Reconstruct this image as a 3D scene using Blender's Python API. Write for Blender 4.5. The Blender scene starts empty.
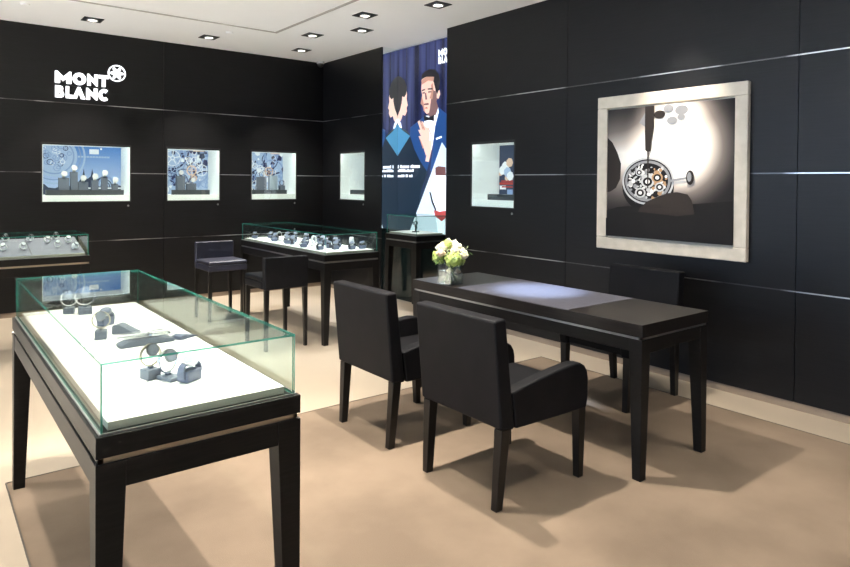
import bpy, bmesh, math, random
from mathutils import Vector, Matrix
R = random.Random(7)
C = bpy.context.scene.collection
S = bpy.context.scene
PI = math.pi

# ------------------------------------------------------------------ camera
cam = bpy.data.objects.new('camera', bpy.data.cameras.new('camera'))
C.objects.link(cam); S.camera = cam
cam.data.sensor_width = 36; cam.data.lens = 647.5/850*36
cam.data.shift_y = -(283.5-191.4)/850
cam.data.clip_start = .02
yaw, pitch, roll = .6653, .01356, .00786
F = Vector((math.sin(yaw)*math.cos(pitch), math.cos(yaw)*math.cos(pitch), -math.sin(pitch)))
R0 = Vector((math.cos(yaw), -math.sin(yaw), 0)); U0 = R0.cross(F)
Rr = math.cos(roll)*R0 + math.sin(roll)*U0; Uu = -math.sin(roll)*R0 + math.cos(roll)*U0
M = Matrix((Rr, Uu, -F)).transposed().to_4x4(); M.translation = (0, 0, 1.45)
cam.matrix_world = M

# ------------------------------------------------------------------ world, exposure
S.view_settings.view_transform = 'Standard'; S.view_settings.look = 'None'
S.view_settings.gamma = 1; S.view_settings.use_curve_mapping = False
S.view_settings.exposure = 0.16
w = bpy.data.worlds.new('world'); S.world = w; w.use_nodes = True
nt = w.node_tree; bg = nt.nodes['Background']
tc = nt.nodes.new('ShaderNodeTexCoord'); sx = nt.nodes.new('ShaderNodeSeparateXYZ')
cr = nt.nodes.new('ShaderNodeValToRGB'); mr = nt.nodes.new('ShaderNodeMapRange')
nt.links.new(tc.outputs['Generated'], sx.inputs[0]); nt.links.new(sx.outputs[0], mr.inputs[0])
mr.inputs[1].default_value = -1; mr.inputs[2].default_value = 1
nt.links.new(mr.outputs[0], cr.inputs[0]); nt.links.new(cr.outputs[0], bg.inputs[0])
cr.color_ramp.elements[0].color = (6.5, 9.0, 13, 1); cr.color_ramp.elements[0].position = .02   # daylight from the shop front, left
cr.color_ramp.elements[1].color = (.40, .40, .41, 1); cr.color_ramp.elements[1].position = .16
bg.inputs[1].default_value = .26
# the ceiling spots, then added bounce lamps: (x, y, watts, colour, spot angle, blend, aim point or None)
WARM = (1, .90, .785); NEUT = (.97, .98, 1); COOL = (.62, .76, 1); BOUNCE = (.84, .92, 1)
SPOTS = [
    (1.98, 2.78, 570, WARM, 95, .6, None),
    (0.14, 2.80, 340, WARM, 60, .6, None),
    (1.10, 2.75, 420, WARM, 64, .6, None),
    (3.42, 2.75, 95, WARM, 80, .6, None),
    (3.00, 0.60, 95, WARM, 100, .8, None),
    (1.60, 0.90, 110, WARM, 100, .8, None),
    (3.40, 1.20, 120, WARM, 90, .8, (4.3, .7, 0)),
    (1.10, 4.60, 170, WARM, 100, .8, None),
    (2.20, 4.60, 150, WARM, 100, .8, None),
    (-.90, 4.20, 260, WARM, 100, .8, None),
    (-.80, 6.60, 300, WARM, 100, .8, None),
    (-2.5, 2.20, 12500, BOUNCE, 66, .5, None),  # from here on unseen spots, added to bounce light off the floor onto the ceiling
    (-2.5, 5.40, 12500, BOUNCE, 66, .5, None),
    (-2.5, -.60, 10500, BOUNCE, 66, .5, None),
]
FIXT = [   # the ones the photo shows: x, y, watts, colour, angle, aim
    (3.795, 4.663, 130, NEUT, 75, None), (3.479, 5.415, 220, NEUT, 60, (3.1, 5.6, .8)), (3.797, 5.967, 120, NEUT, 75, None),
    (3.499, 6.529, 220, NEUT, 60, (3.1, 6.5, .8)), (3.791, 7.359, 260, WARM, 80, None), (2.635, 7.388, 380, WARM, 80, None),
    (1.422, 7.365, 380, WARM, 80, None)]

# ------------------------------------------------------------------ materials
def mat(name, col, rough=.5, metal=0, spec=.5, emit=None, es=0, coat=0):
    m = bpy.data.materials.new(name); m.use_nodes = True
    b = m.node_tree.nodes['Principled BSDF']
    b.inputs['Base Color'].default_value = (*col, 1); b.inputs['Roughness'].default_value = rough
    b.inputs['Metallic'].default_value = metal; b.inputs['Specular IOR Level'].default_value = spec
    b.inputs['Coat Weight'].default_value = coat
    if emit: b.inputs['Emission Color'].default_value = (*emit, 1); b.inputs['Emission Strength'].default_value = es
    return m
def nodes(m): return m.node_tree.nodes, m.node_tree.links, m.node_tree.nodes['Principled BSDF']
def noise_col(m, c1, c2, scale, vec_scale=(1, 1, 1), lo=.35, hi=.65, detail=5, bump=0, rough_var=None, obj=False):
    n, l, b = nodes(m)
    if obj:
        t = n.new('ShaderNodeTexCoord'); src = t.outputs['Object']
    else:
        t = n.new('ShaderNodeNewGeometry'); src = t.outputs['Position']
    mp = n.new('ShaderNodeMapping'); mp.inputs['Scale'].default_value = vec_scale
    nz = n.new('ShaderNodeTexNoise'); nz.inputs['Scale'].default_value = scale; nz.inputs['Detail'].default_value = detail
    rp = n.new('ShaderNodeValToRGB')
    rp.color_ramp.elements[0].position = lo; rp.color_ramp.elements[0].color = (*c1, 1)
    rp.color_ramp.elements[1].position = hi; rp.color_ramp.elements[1].color = (*c2, 1)
    l.new(src, mp.inputs[0]); l.new(mp.outputs[0], nz.inputs[0]); l.new(nz.outputs[0], rp.inputs[0]); l.new(rp.outputs[0], b.inputs['Base Color'])
    if bump:
        bp = n.new('ShaderNodeBump'); bp.inputs['Strength'].default_value = bump; bp.inputs['Distance'].default_value = .002
        l.new(nz.outputs[0], bp.inputs['Height']); l.new(bp.outputs[0], b.inputs['Normal'])
    return m
veneer = noise_col(mat('dark_veneer', (.01, .01, .01),   .40, spec=.3), (.0016, .0016, .0018), (.0045, .0046, .0054), 3, (1.2, 1.2, 45), bump=.25)
wood = noise_col(mat('black_wood', (.01, .01, .01), .42, spec=.22), (.0030, .003, .0028), (.0075, .0065, .006), 4, (3, 3, 40), bump=.1)
tablewood = noise_col(mat('black_table_wood', (.01, .01, .01), .34, spec=.35), (.004, .0033, .003), (.013, .0105, .009), 4, (30, 1.5, 30), bump=.08)
dark = mat('shadow_gap', (.004, .004, .004), .8)
chrome = mat('chrome', (.72, .72, .70), .22, 1); seam_m = noise_col(mat('seam_metal', (.3, .3, .3), .3, 1), (.12, .12, .12), (.75, .75, .74), 1.6, (1, 1, .01), .45, .6)  # gleaming and dim stretches of the seams painted in by noise
steel = mat('brushed_metal', (.5, .5, .49), .35, 1)
goldstrip = mat('champagne_lit_metal', (.62, .56, .45), .3, 1)  # yellow light on two case strips tinted into the metal; bracelets share it
ceil_m = noise_col(mat('ceiling_paint', (.8, .77, .73), .9, spec=.2), (.93, .938, .945), (.95, .957, .965), 1.5)
gap_m = mat('ceiling_gap_shade', (.42, .41, .39), .9)
floor_m = noise_col(mat('cream_floor', (.6, .5, .36), .32, spec=.4), (.33, .28, .215), (.385, .325, .25), .9)
skirt_m = mat('light_skirting', (.24, .185, .135), .5)
rug_m = noise_col(mat('taupe_carpet', (.4, .3, .2), .95, spec=.1), (.130, .100, .073), (.185, .142, .104), 1.7, detail=9, bump=0)
def rug_fix():
    n, l, b = nodes(rug_m)
    t = n.new('ShaderNodeNewGeometry'); nz = n.new('ShaderNodeTexNoise'); nz.inputs['Scale'].default_value = 260; nz.inputs['Detail'].default_value = 2
    bp = n.new('ShaderNodeBump'); bp.inputs['Strength'].default_value = .35; bp.inputs['Distance'].default_value = .003
    l.new(t.outputs['Position'], nz.inputs[0]); l.new(nz.outputs[0], bp.inputs['Height']); l.new(bp.outputs[0], b.inputs['Normal'])
rug_fix()
leather = noise_col(mat('aubergine_leather', (.02, .02, .02), .55, spec=.14), (.0036, .0042, .0052), (.0065, .0063, .0078), 9, detail=3)
navy = noise_col(mat('navy_leather', (.015, .017, .03), .4, spec=.5), (.012, .013, .024), (.017, .018, .032), 9, detail=3)
legwood = mat('black_leg_lacquer', (.005, .0045, .004), .35, spec=.35)
padm = noise_col(mat('slate_leather_pad', (.1, .1, .12), .5), (.040, .041, .055), (.050, .051, .068), 30, detail=3, bump=.05)
deck_m = mat('white_display_board', (.86, .85, .83), .7)
deck_edge = mat('grey_board_edge', (.42, .40, .34), .7)
tray_m = mat('grey_velvet_tray', (.22, .22, .27), .9)
cream_m = noise_col(mat('cream_frame_plaster', (.62, .55, .44), .7), (.60, .54, .43), (.68, .61, .50), 14, bump=.3)
white_m = mat('white_lining', (.85, .87, .86), .8)
grey_block = mat('slate_display_block', (.13, .15, .20), .5)
char_m = mat('charcoal_bench', (.05, .055, .065), .6)
silver = mat('polished_silver', (.78, .79, .82), .14, 1)
dial_m = mat('pale_watch_dial', (.75, .77, .82), .3)
strap_d = mat('dark_watch_strap', (.03, .03, .045), .5)
strap_b = mat('blue_grey_strap', (.12, .14, .22), .45)
pearl = mat('white_holder', (.8, .8, .82), .35)
mirror = mat('mirror_glass', (.9, .93, .92), .02, 1)
glowm = mat('lamp_glow', (1, 1, 1), .5, emit=(1, .93, .82), es=5)
black_pl = mat('black_plastic', (.012, .012, .012), .4)
def glass_mat(name, tint=(.93, .97, .955), base=.0):
    m = bpy.data.materials.new(name); m.use_nodes = True; n = m.node_tree.nodes; l = m.node_tree.links; n.clear()
    o = n.new('ShaderNodeOutputMaterial'); t = n.new('ShaderNodeBsdfTransparent'); g = n.new('ShaderNodeBsdfGlossy'); x = n.new('ShaderNodeMixShader'); lw = n.new('ShaderNodeLayerWeight'); lw.inputs[0].default_value = .5
    pw = n.new('ShaderNodeMath'); pw.operation = 'POWER'; pw.inputs[1].default_value = 5; f = n.new('ShaderNodeMath'); f.operation = 'MULTIPLY_ADD'; f.inputs[1].default_value = .955; f.inputs[2].default_value = .045
    l.new(lw.outputs['Facing'], pw.inputs[0]); l.new(pw.outputs[0], f.inputs[0])
    t.inputs[0].default_value = (*tint, 1); g.inputs['Roughness'].default_value = .01
    l.new(f.outputs[0], x.inputs[0]); l.new(t.outputs[0], x.inputs[1]); l.new(g.outputs[0], x.inputs[2]); l.new(x.outputs[0], o.inputs[0])
    return m
glass = glass_mat('clear_glass')
glass_edge = mat('green_glass_edge', (.04, .24, .19), .12, coat=.3)
n_, l_, b_ = nodes(glass_edge); o_ = n_['Material Output']; t_ = n_.new('ShaderNodeBsdfTransparent'); t_.inputs[0].default_value = (.55, .86, .78, 1); x_ = n_.new('ShaderNodeMixShader'); x_.inputs[0].default_value = .75
l_.new(t_.outputs[0], x_.inputs[1]); l_.new(b_.outputs[0], x_.inputs[2]); l_.new(x_.outputs[0], o_.inputs[0])
vase_glass = glass_mat('vase_glass', (.93, .96, .95))

# ------------------------------------------------------------------ helpers
def obj(name, bm, m, parent=None, smooth=False, bevel=0, loc=None, seg=2):
    me = bpy.data.meshes.new(name); bm.normal_update(); bm.to_mesh(me); bm.free()
    for k in (m if isinstance(m, (list, tuple)) else [m]): me.materials.append(k)
    o = bpy.data.objects.new(name, me); C.objects.link(o)
    if parent: o.parent = parent
    if loc: o.location = loc
    if smooth:
        for p in me.polygons: p.use_smooth = True
    if bevel:
        b = o.modifiers.new('bevel', 'BEVEL'); b.width = bevel; b.segments = seg; b.limit_method = 'ANGLE'; b.angle_limit = .6
        if seg > 2:
            for p in me.polygons: p.use_smooth = True
            wn = o.modifiers.new('wn', 'WEIGHTED_NORMAL'); wn.keep_sharp = False
    return o
def box(bm, x0, x1, y0, y1, z0, z1, mi=0):
    v = [bm.verts.new((x, y, z)) for z in (z0, z1) for y in (y0, y1) for x in (x0, x1)]
    for f in ((0, 2, 3, 1), (4, 5, 7, 6), (0, 1, 5, 4), (2, 6, 7, 3), (0, 4, 6, 2), (1, 3, 7, 5)):
        bm.faces.new([v[i] for i in f]).material_index = mi
    return v
def B(*a): bm = bmesh.new(); box(bm, *a); return bm
def frustum(bm, a, b, z0, z1):   # a, b = (x0,x1,y0,y1) at bottom and top
    v = [bm.verts.new((x, y, z)) for q, z in ((a, z0), (b, z1)) for y in q[2:] for x in q[:2]]
    for f in ((0, 2, 3, 1), (4, 5, 7, 6), (0, 1, 5, 4), (2, 6, 7, 3), (0, 4, 6, 2), (1, 3, 7, 5)): bm.faces.new([v[i] for i in f])
def prism(bm, pts, axis, a, b, mi=0):   # pts in the plane, extruded along axis from a to b
    def P(p, t):
        return {'y': (p[0], t, p[1]), 'x': (t, p[0], p[1]), 'z': (p[0], p[1], t)}[axis]
    A = [bm.verts.new(P(p, a)) for p in pts]; Z = [bm.verts.new(P(p, b)) for p in pts]; n = len(pts)
    bm.faces.new(A[::-1]).material_index = mi; bm.faces.new(Z).material_index = mi
    for i in range(n): bm.faces.new((A[i], A[(i+1) % n], Z[(i+1) % n], Z[i])).material_index = mi
    bmesh.ops.recalc_face_normals(bm, faces=bm.faces)
def disc(bm, c, r, h, axis='z', n=24, mi=0, r2=None, ex=1):
    r2 = r if r2 is None else r2
    rings = []
    for t, rr in ((0, r), (h, r2)):
        ring = []
        for i in range(n):
            a = 2*PI*i/n; u, v = rr*math.cos(a)*ex, rr*math.sin(a)
            p = {'z': (u, v, t), 'x': (t, u, v), 'y': (u, t, v)}[axis]
            ring.append(bm.verts.new((c[0]+p[0], c[1]+p[1], c[2]+p[2])))
        rings.append(ring)
    bm.faces.new(rings[0][::-1]).material_index = mi; bm.faces.new(rings[1]).material_index = mi
    for i in range(n): bm.faces.new((rings[0][i], rings[0][(i+1) % n], rings[1][(i+1) % n], rings[1][i])).material_index = mi
    bmesh.ops.recalc_face_normals(bm, faces=bm.faces)
def ring(bm, c, r, wdt, th, axis='y', n=28, a0=0, a1=2*PI, mi=0, ex=1):   # flat band loop: width along the axis, thickness radial
    full = abs(a1-a0-2*PI) < 1e-6; prof = [(r, -wdt/2), (r+th, -wdt/2), (r+th, wdt/2), (r, wdt/2)]; rows = []
    cnt = n if full else n+1
    for i in range(cnt):
        a = a0+(a1-a0)*i/n; row = []
        for rr, t in prof:
            u, v = rr*math.cos(a)*ex, rr*math.sin(a)
            p = {'z': (u, v, t), 'x': (t, u, v), 'y': (u, t, v)}[axis]
            row.append(bm.verts.new((c[0]+p[0], c[1]+p[1], c[2]+p[2])))
        rows.append(row)
    for i in range(n):
        A, Z = rows[i], rows[(i+1) % cnt]
        for k in range(4): bm.faces.new((A[k], A[(k+1) % 4], Z[(k+1) % 4], Z[k])).material_index = mi
    if not full: bm.faces.new(rows[0]); bm.faces.new(rows[-1][::-1])
    bmesh.ops.recalc_face_normals(bm, faces=bm.faces)
def tube(bm, pts, r, n=8, r2=None):
    pts = [Vector(p) for p in pts]; rows = []
    for i, p in enumerate(pts):
        d = (pts[min(i+1, len(pts)-1)]-pts[max(i-1, 0)]).normalized(); s = d.orthogonal().normalized(); t = d.cross(s)
        rr = r if r2 is None else r+(r2-r)*i/(len(pts)-1)
        rows.append([bm.verts.new(p+rr*(math.cos(2*PI*k/n)*s+math.sin(2*PI*k/n)*t)) for k in range(n)])
    for A, Z in zip(rows, rows[1:]):
        for k in range(n): bm.faces.new((A[k], A[(k+1) % n], Z[(k+1) % n], Z[k]))
    bm.faces.new(rows[0][::-1]); bm.faces.new(rows[-1])
    bmesh.ops.recalc_face_normals(bm, faces=bm.faces)
def thing(name, label, cat, loc=(0, 0, 0), rz=0, group=None):
    o = bpy.data.objects.new(name, None); C.objects.link(o); o.location = loc; o.rotation_euler = (0, 0, rz)
    o.empty_display_size = .1; return tag(o, label, cat, group)
def tag(o, label, cat, group=None):
    o['label'] = label; o['category'] = cat
    if group: o['group'] = group
    return o
def struct(name, bm, m, **k): o = obj(name, bm, m, **k); o['kind'] = 'structure'; return o
def dup(root, loc, rz=None, label=None, group=None, scale=None):
    r = root.copy(); C.objects.link(r); r.location = loc
    if rz is not None: r.rotation_euler = (root.rotation_euler[0], root.rotation_euler[1], rz)
    if label: r['label'] = label
    if group: r['group'] = group
    if scale: r.scale = scale
    for ch in list(root.children):
        c = ch.copy(); C.objects.link(c); c.parent = r
        for g in ch.children:
            d = g.copy(); C.objects.link(d); d.parent = c
    return r
POSTER = {
 'head_back_hair': [(6.608, 2.779), (6.483, 2.754), (6.4, 2.695), (6.356, 2.612), (6.371, 2.527), (6.41, 2.492), (6.45, 2.51), (6.462, 2.429), (6.488, 2.363), (6.528, 2.297), (6.567, 2.225), (6.601, 2.228)],
 'head_back_skin': [(6.443, 2.509), (6.404, 2.536), (6.369, 2.575), (6.355, 2.525), (6.361, 2.468), (6.337, 2.389), (6.36, 2.362), (6.353, 2.318), (6.372, 2.285), (6.394, 2.264), (6.441, 2.281), (6.466, 2.23), (6.519, 2.175), (6.601, 2.228), (6.561, 2.27), (6.495, 2.344)],
 'collar_back': [(6.601, 2.244), (6.527, 2.234), (6.472, 2.176), (6.452, 2.116), (6.492, 2.128), (6.54, 2.19), (6.601, 2.214)],
 'jacket_back': [(6.601, 2.214), (6.54, 2.19), (6.475, 2.127), (6.359, 2.081), (6.23, 2.007), (6.159, 1.889), (6.131, 1.68), (6.595, 1.688)],
 'jacket_lit': [(6.601, 2.194), (6.539, 2.17), (6.452, 2.096), (6.287, 2.013), (6.455, 1.862), (6.538, 1.786), (6.595, 1.708)],
 'jacket_low': [(6.58, 2.069), (6.463, 2.037), (6.288, 2.002), (6.077, 1.866), (5.894, 1.76), (5.952, 1.588), (6.09, 1.288), (6.27, 0.565), (6.56, 0.538)],
 'lapel_low': [(6.58, 2.095), (6.397, 2.072), (6.288, 2.007), (6.461, 1.893), (6.576, 1.792)],
 'face': [(6.051, 2.672), (5.961, 2.689), (5.848, 2.662), (5.789, 2.613), (5.797, 2.514), (5.776, 2.457), (5.815, 2.388), (5.832, 2.316), (5.89, 2.266), (5.955, 2.253), (6.01, 2.294), (6.029, 2.352), (6.048, 2.419), (6.043, 2.484), (6.062, 2.542)],
 'face_shade': [(5.834, 2.518), (5.776, 2.493), (5.752, 2.418), (5.797, 2.35), (5.826, 2.297), (5.878, 2.256), (5.911, 2.253), (5.891, 2.321), (5.874, 2.412)],
 'hair': [(6.057, 2.664), (6.052, 2.719), (5.992, 2.754), (5.902, 2.769), (5.8, 2.748), (5.733, 2.688), (5.709, 2.613), (5.725, 2.524), (5.758, 2.464), (5.788, 2.513), (5.824, 2.608), (5.872, 2.665), (5.961, 2.689)],
 'ear': [(5.77, 2.502), (5.719, 2.506), (5.707, 2.459), (5.735, 2.408), (5.769, 2.42)],
 'neck': [(5.955, 2.256), (5.832, 2.313), (5.775, 2.38), (5.745, 2.309), (5.784, 2.23), (5.895, 2.211)],
 'shirt': [(5.979, 2.232), (5.822, 2.233), (5.745, 2.309), (5.736, 2.253), (5.8, 2.094), (5.827, 1.949), (5.861, 1.828), (5.919, 1.731), (5.98, 1.832), (6.028, 1.996), (6.008, 2.145)],
 'jacket_front': [(5.745, 2.316), (5.665, 2.266), (5.594, 2.224), (5.586, 1.58), (5.881, 1.583), (5.843, 1.84), (5.816, 2.004), (5.783, 2.13)],
 'jacket_left': [(5.997, 2.237), (6.008, 2.145), (6.019, 2.015), (5.974, 1.832), (5.903, 1.694), (5.947, 1.583), (6.07, 1.697), (6.196, 1.853), (6.288, 2.029), (6.279, 2.115), (6.138, 2.172)],
 'bowtie': [(6.009, 2.242), (5.91, 2.208), (5.813, 2.232), (5.812, 2.159), (5.901, 2.178), (5.99, 2.171)],
 'hand': [(6.113, 2.171), (6.076, 2.187), (6.03, 2.146), (6.045, 2.175), (6.009, 2.167), (5.953, 2.104), (5.909, 2.092), (5.878, 2.007), (5.891, 1.915), (5.884, 1.767), (5.949, 1.769), (6.005, 1.883), (6.067, 1.961), (6.092, 2.0), (6.043, 2.001), (6.105, 2.076), (6.056, 2.073)],
 'wrist': [(5.964, 1.936), (5.838, 1.942), (5.852, 1.808), (5.894, 1.691), (5.961, 1.7), (5.934, 1.786), (5.987, 1.862)],
 'pocket': [(5.775, 1.961), (5.675, 1.982), (5.667, 1.963), (5.769, 1.939)],
 'white': [(5.665, 1.91), (5.589, 1.835), (5.571, 1.835), (5.555, 0.632), (6.444, 0.549), (6.028, 1.264), (5.833, 1.599)],
 'leather': [(5.776, 1.623), (5.718, 1.639), (5.598, 1.628), (5.586, 1.532), (5.774, 1.533)],
 'watchcase': [(5.833, 1.563), (5.568, 1.585), (5.558, 0.823), (5.708, 0.812), (5.781, 1.148), (5.83, 1.342)],
 'redstrap': [(5.796, 1.135), (5.693, 1.122), (5.58, 1.136), (5.568, 1.061), (5.653, 1.013), (5.768, 1.063)],
 'hand2': [(5.881, 1.341), (5.854, 1.337), (5.817, 1.245), (5.742, 1.137), (5.765, 1.124), (5.836, 1.22)],
 'logo_tl': [(5.755, 2.972), (5.602, 2.806)],
 'curtain': [(6.598, 3.1), (5.611, 3.097)],
 'text1': [(6.498, 1.664), (6.053, 1.624)],
 'text2': [(6.497, 1.612), (6.173, 1.578)],
 'text3': [(6.497, 1.546), (6.172, 1.514)],
}

# ------------------------------------------------------------------ room shell
H = 3.098; WX = 4.456; WY = 7.99; XP = 4.70
RZ = .004      # top of the carpet
struct('floor', B(-3.2, 4.80, -3, 8.0, -.05, 0), floor_m)
struct('ceiling', B(-3.2, 4.80, -3, 8.0, H, H+.05), ceil_m)
bm = bmesh.new()                                      # flat grey strips, shade of the gap round the ceiling field painted in
g = .038; z = H-.004
for a in ((3.148-g, 3.148, -2.9, 6.70), (-3.1, 3.148, 6.70-g, 6.70)): box(bm, *a, z, H)
struct('trim_1', bm, gap_m)
ROWS = [.052, .765, 1.53, 2.29, H]
def cells(rects, a0, a1, z0, z1, holes):
    """split a panel into a grid that leaves the holes open"""
    xs = sorted({a0, a1, *[h[i] for h in holes for i in (0, 1) if a0 < h[i] < a1]})
    zs = sorted({z0, z1, *[h[i] for h in holes for i in (2, 3) if z0 < h[i] < z1]})
    for u, v in zip(xs, xs[1:]):
        for p, q in zip(zs, zs[1:]):
            m = ((u+v)/2, (p+q)/2)
            if not any(h[0] < m[0] < h[1] and h[2] < m[1] < h[3] for h in holes): rects.append((u, v, p, q))
def wall(name, axis, face, cols, holes, parent_depth=.012):
    back = []; cells(back, cols[0][0], cols[-1][1]+(.06 if axis == 'y' else 0), .052, H, holes)
    bm = bmesh.new()
    for u, v, p, q in back:
        if axis == 'y': box(bm, u, v, face+parent_depth, face+.05, p, q)
        else: box(bm, face+parent_depth, face+.05, u, v, p, q)
    root = struct(name, bm, dark)
    e = .0025
    for (c0, c1) in cols:
        for r0, r1 in zip(ROWS, ROWS[1:]):
            rr = []; cells(rr, c0+e, c1-e, r0+(.004 if r0 > .1 else 0), r1-(.004 if r1 < 3 else 0), holes)
            bm = bmesh.new()
            for u, v, p, q in rr:
                if axis == 'y': box(bm, u, v, face, face+parent_depth, p, q)
                else: box(bm, face, face+parent_depth, u, v, p, q)
            obj('wall_panel', bm, veneer, root)
    return root
NB = [(1.056, 1.937, 1.212, 1.845), (2.355, 2.988, 1.212, 1.845), (3.412, 4.044, 1.215, 1.848)]
NR = [(4.313, 4.912, 1.215, 1.855), (6.922, 7.526, 1.222, 1.841)]
wall('wall_back', 'y', WY, [(-3.2, -1.38), (-1.38, .465), (.465, 2.31), (2.31, 4.456)], NB)
wall('wall_right', 'x', WX, [(-3, -.08), (-.08, 1.80), (1.80, 3.685), (3.685, 5.32)], NR)
wall('wall_right_far', 'x', WX, [(6.55, 7.995)], NR)
n = 2
def seam(axis, a, b, z, holes):
    global n
    cuts = [(h[0], h[1]) for h in holes if h[2] < z < h[3]]
    bm = bmesh.new(); u = a
    for c0, c1 in sorted(cuts)+[(b, b)]:
        if c0 > u and c0 <= b:
            if axis == 'y': box(bm, u, min(c0, b), WY-.002, WY+.011, z-.004, z+.004)
            else: box(bm, WX-.002, WX+.011, u, min(c0, b), z-.004, z+.004)
        u = max(u, c1)
    struct('trim_%d' % n, bm, seam_m); n += 1
for z in ROWS[1:4]:
    seam('y', -3.2, 4.456, z, NB)
    seam('x', -3, 5.32, z, [h for h in NR if h[1] < 5.4]); seam('x', 6.55, 7.99, z, [h for h in NR if h[0] > 6.5])
struct('baseboard_back', B(-3.2, 4.456, WY+.006, WY+.05, 0, .052), skirt_m)
struct('baseboard_right', B(WX+.006, WX+.05, -3, 5.32, 0, .052), skirt_m)
struct('baseboard_right_far', B(WX+.006, WX+.05, 6.55, 7.99, 0, .052), skirt_m)
# recess for the backlit poster: mirrored jamb, dark lower panel, blind side
struct('wall_recess', B(XP+.03, XP+.07, 5.2, 6.6, 0, H), dark)
struct('wall_recess_side', B(WX+.05, XP+.07, 5.27, 5.32, 0, H), veneer)
struct('wall_recess_jamb', B(WX+.013, XP+.03, 6.545, 6.5495, 0, H), mirror)
struct('wall_recess_base', B(XP, XP+.03, 5.32, 6.55, 0, .855), mat('dark_green_glass', (.006, .012, .012), .08))

rug = tag(obj('carpet', B(.333, 4.095, -2.8, 3.63, 0.0, RZ), rug_m), 'large taupe carpet under the table, armchairs and nearest glass display case', 'carpet')
bm = bmesh.new()
for a in ((.327, .333, -2.8, 3.636), (4.095, 4.101, -2.8, 3.636), (.333, 4.095, 3.63, 3.636)): box(bm, *a, 0, .006)
obj('edge_trim', bm, mat('rug_edge', (.06, .05, .04), .5), rug)

# ------------------------------------------------------------------ ceiling fittings
def add_spot(x, y, watt, col, ang, blend, aim, parent=None, z=H-.03):
    L = bpy.data.lights.new('spot', 'SPOT'); L.energy = watt; L.color = col; L.spot_size = math.radians(ang); L.spot_blend = blend; L.shadow_soft_size = .035
    o = bpy.data.objects.new('spot', L); C.objects.link(o); o.location = (x, y, z)
    if aim: o.rotation_euler = (Vector(aim)-Vector((x, y, z))).to_track_quat('-Z', 'Y').to_euler()
    return o
def downlight(x, y, label, grp=None):
    t = thing('recessed_downlight', label, 'ceiling light', (x, y, H), 0, grp)
    s = .092; bm = bmesh.new()
    for a in ((-s, s, -s, -s+.014), (-s, s, s-.014, s), (-s, -s+.014, -s+.014, s-.014), (s-.014, s, -s+.014, s-.014)): box(bm, *a, -.007, -.0005)
    obj('frame', bm, black_pl, t)
    obj('recess', B(-s+.014, s-.014, -s+.014, s-.014, -.0035, -.0005), black_pl, t)
    bm = bmesh.new(); disc(bm, (0, 0, -.009), .043, .005, n=24); lp = obj('lamp', bm, glowm, t)
    bm = bmesh.new(); ring(bm, (0, 0, -.008), .043, .008, .012, 'z'); obj('lamp_ring', bm, steel, t)
    return t
DL = ['recessed square downlight nearest the wall art, first in from the right of the ceiling', 'recessed square downlight just inside the ceiling corner, upper of the close pair in the middle',
      'recessed square downlight before the poster recess, lower of the close pair', 'recessed square downlight above the far display case, between the ceiling field corner and room corner',
      'recessed square downlight nearest the room corner and the camera dome', 'recessed square downlight on the ceiling above the middle picture niche of the back wall',
      'recessed square downlight at far left above the illuminated logo letters']
for (x, y, wt, col, ang, aim), lab in zip(FIXT, DL):
    downlight(x, y, lab); add_spot(x, y, wt, col, ang, .7, aim)
for i, (x, y, wt, col, ang, bl, aim) in enumerate(SPOTS): add_spot(x, y, wt, col, ang, bl, aim)
# spot that washes the picture, and the cool one over the leather pad
add_spot(3.80, 2.55, 190, WARM, 40, .9, (4.456, 2.60, 1.88))
add_spot(3.12, 2.80, 1900, COOL, 18, 1, None)
for x, y, lab in ((2.72, 6.99, 'small round smoke detector on the ceiling near the back wall middle'), (.80, 7.1, 'small round ceiling sensor at far left above the logo')):
    bm = bmesh.new(); disc(bm, (0, 0, -.02), .035, .0195, r2=.045, n=20); t = tag(obj('smoke_detector', bm, ceil_m, loc=(x, y, H)), lab, 'smoke detector')
t = thing('security_camera', 'small dark dome camera where ceiling meets the room corner', 'security camera', (4.36, 7.90, H))
bm = bmesh.new(); disc(bm, (0, 0, -.03), .05, .0295, r2=.055); obj('mount', bm, mat('camera_white', (.5, .5, .5), .5), t)
bm = bmesh.new(); bmesh.ops.create_uvsphere(bm, u_segments=16, v_segments=8, radius=.045); obj('dome', bm, black_pl, t, smooth=True, loc=(0, 0, -.035))

# ------------------------------------------------------------------ logo sign
LET = {
 'M': ([[(0,0),(0,1),(.13,1),(.5,.55),(.87,1),(1,1),(1,0),(.70,0),(.70,.42),(.5,.18),(.30,.42),(.30,0)]]),
 'N': ([[(0,0),(0,1),(.13,1),(.68,.52),(.68,1),(1,1),(1,0),(.87,0),(.32,.48),(.32,0)]]),
 'T': ([[(0,.72),(0,1),(1,1),(1,.72),(.67,.72),(.67,0),(.33,0),(.33,.72)]]),
 'B': ([[(0,0),(0,1),(.6,1),(.82,.9),(.88,.74),(.80,.56),(.94,.42),(1,.25),(.9,.08),(.7,0)], [(.36,.62),(.36,.78),(.52,.78),(.52,.62)], [(.36,.22),(.36,.40),(.56,.40),(.56,.22)]]),
 'L': ([[(0,0),(0,1),(.45,1),(.45,.28),(1,.28),(1,0)]]),
 'A': ([[(0,0),(.40,1),(.60,1),(1,0),(.68,0),(.5,.50),(.32,0)]]),
}
def arc(cx, cy, rx, ry, a0, a1, n=24): return [(cx+rx*math.cos(math.radians(a0+(a1-a0)*i/n)), cy+ry*math.sin(math.radians(a0+(a1-a0)*i/n))) for i in range(n+1)]
LET['O'] = [arc(.5, .5, .5, .53, 0, 345, 23), arc(.5, .5, .20, .22, 0, 345, 23)]
LET['C'] = [arc(.55, .5, .55, .53, 48, 312)+arc(.55, .5, .22, .22, 312, 48)]
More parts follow.
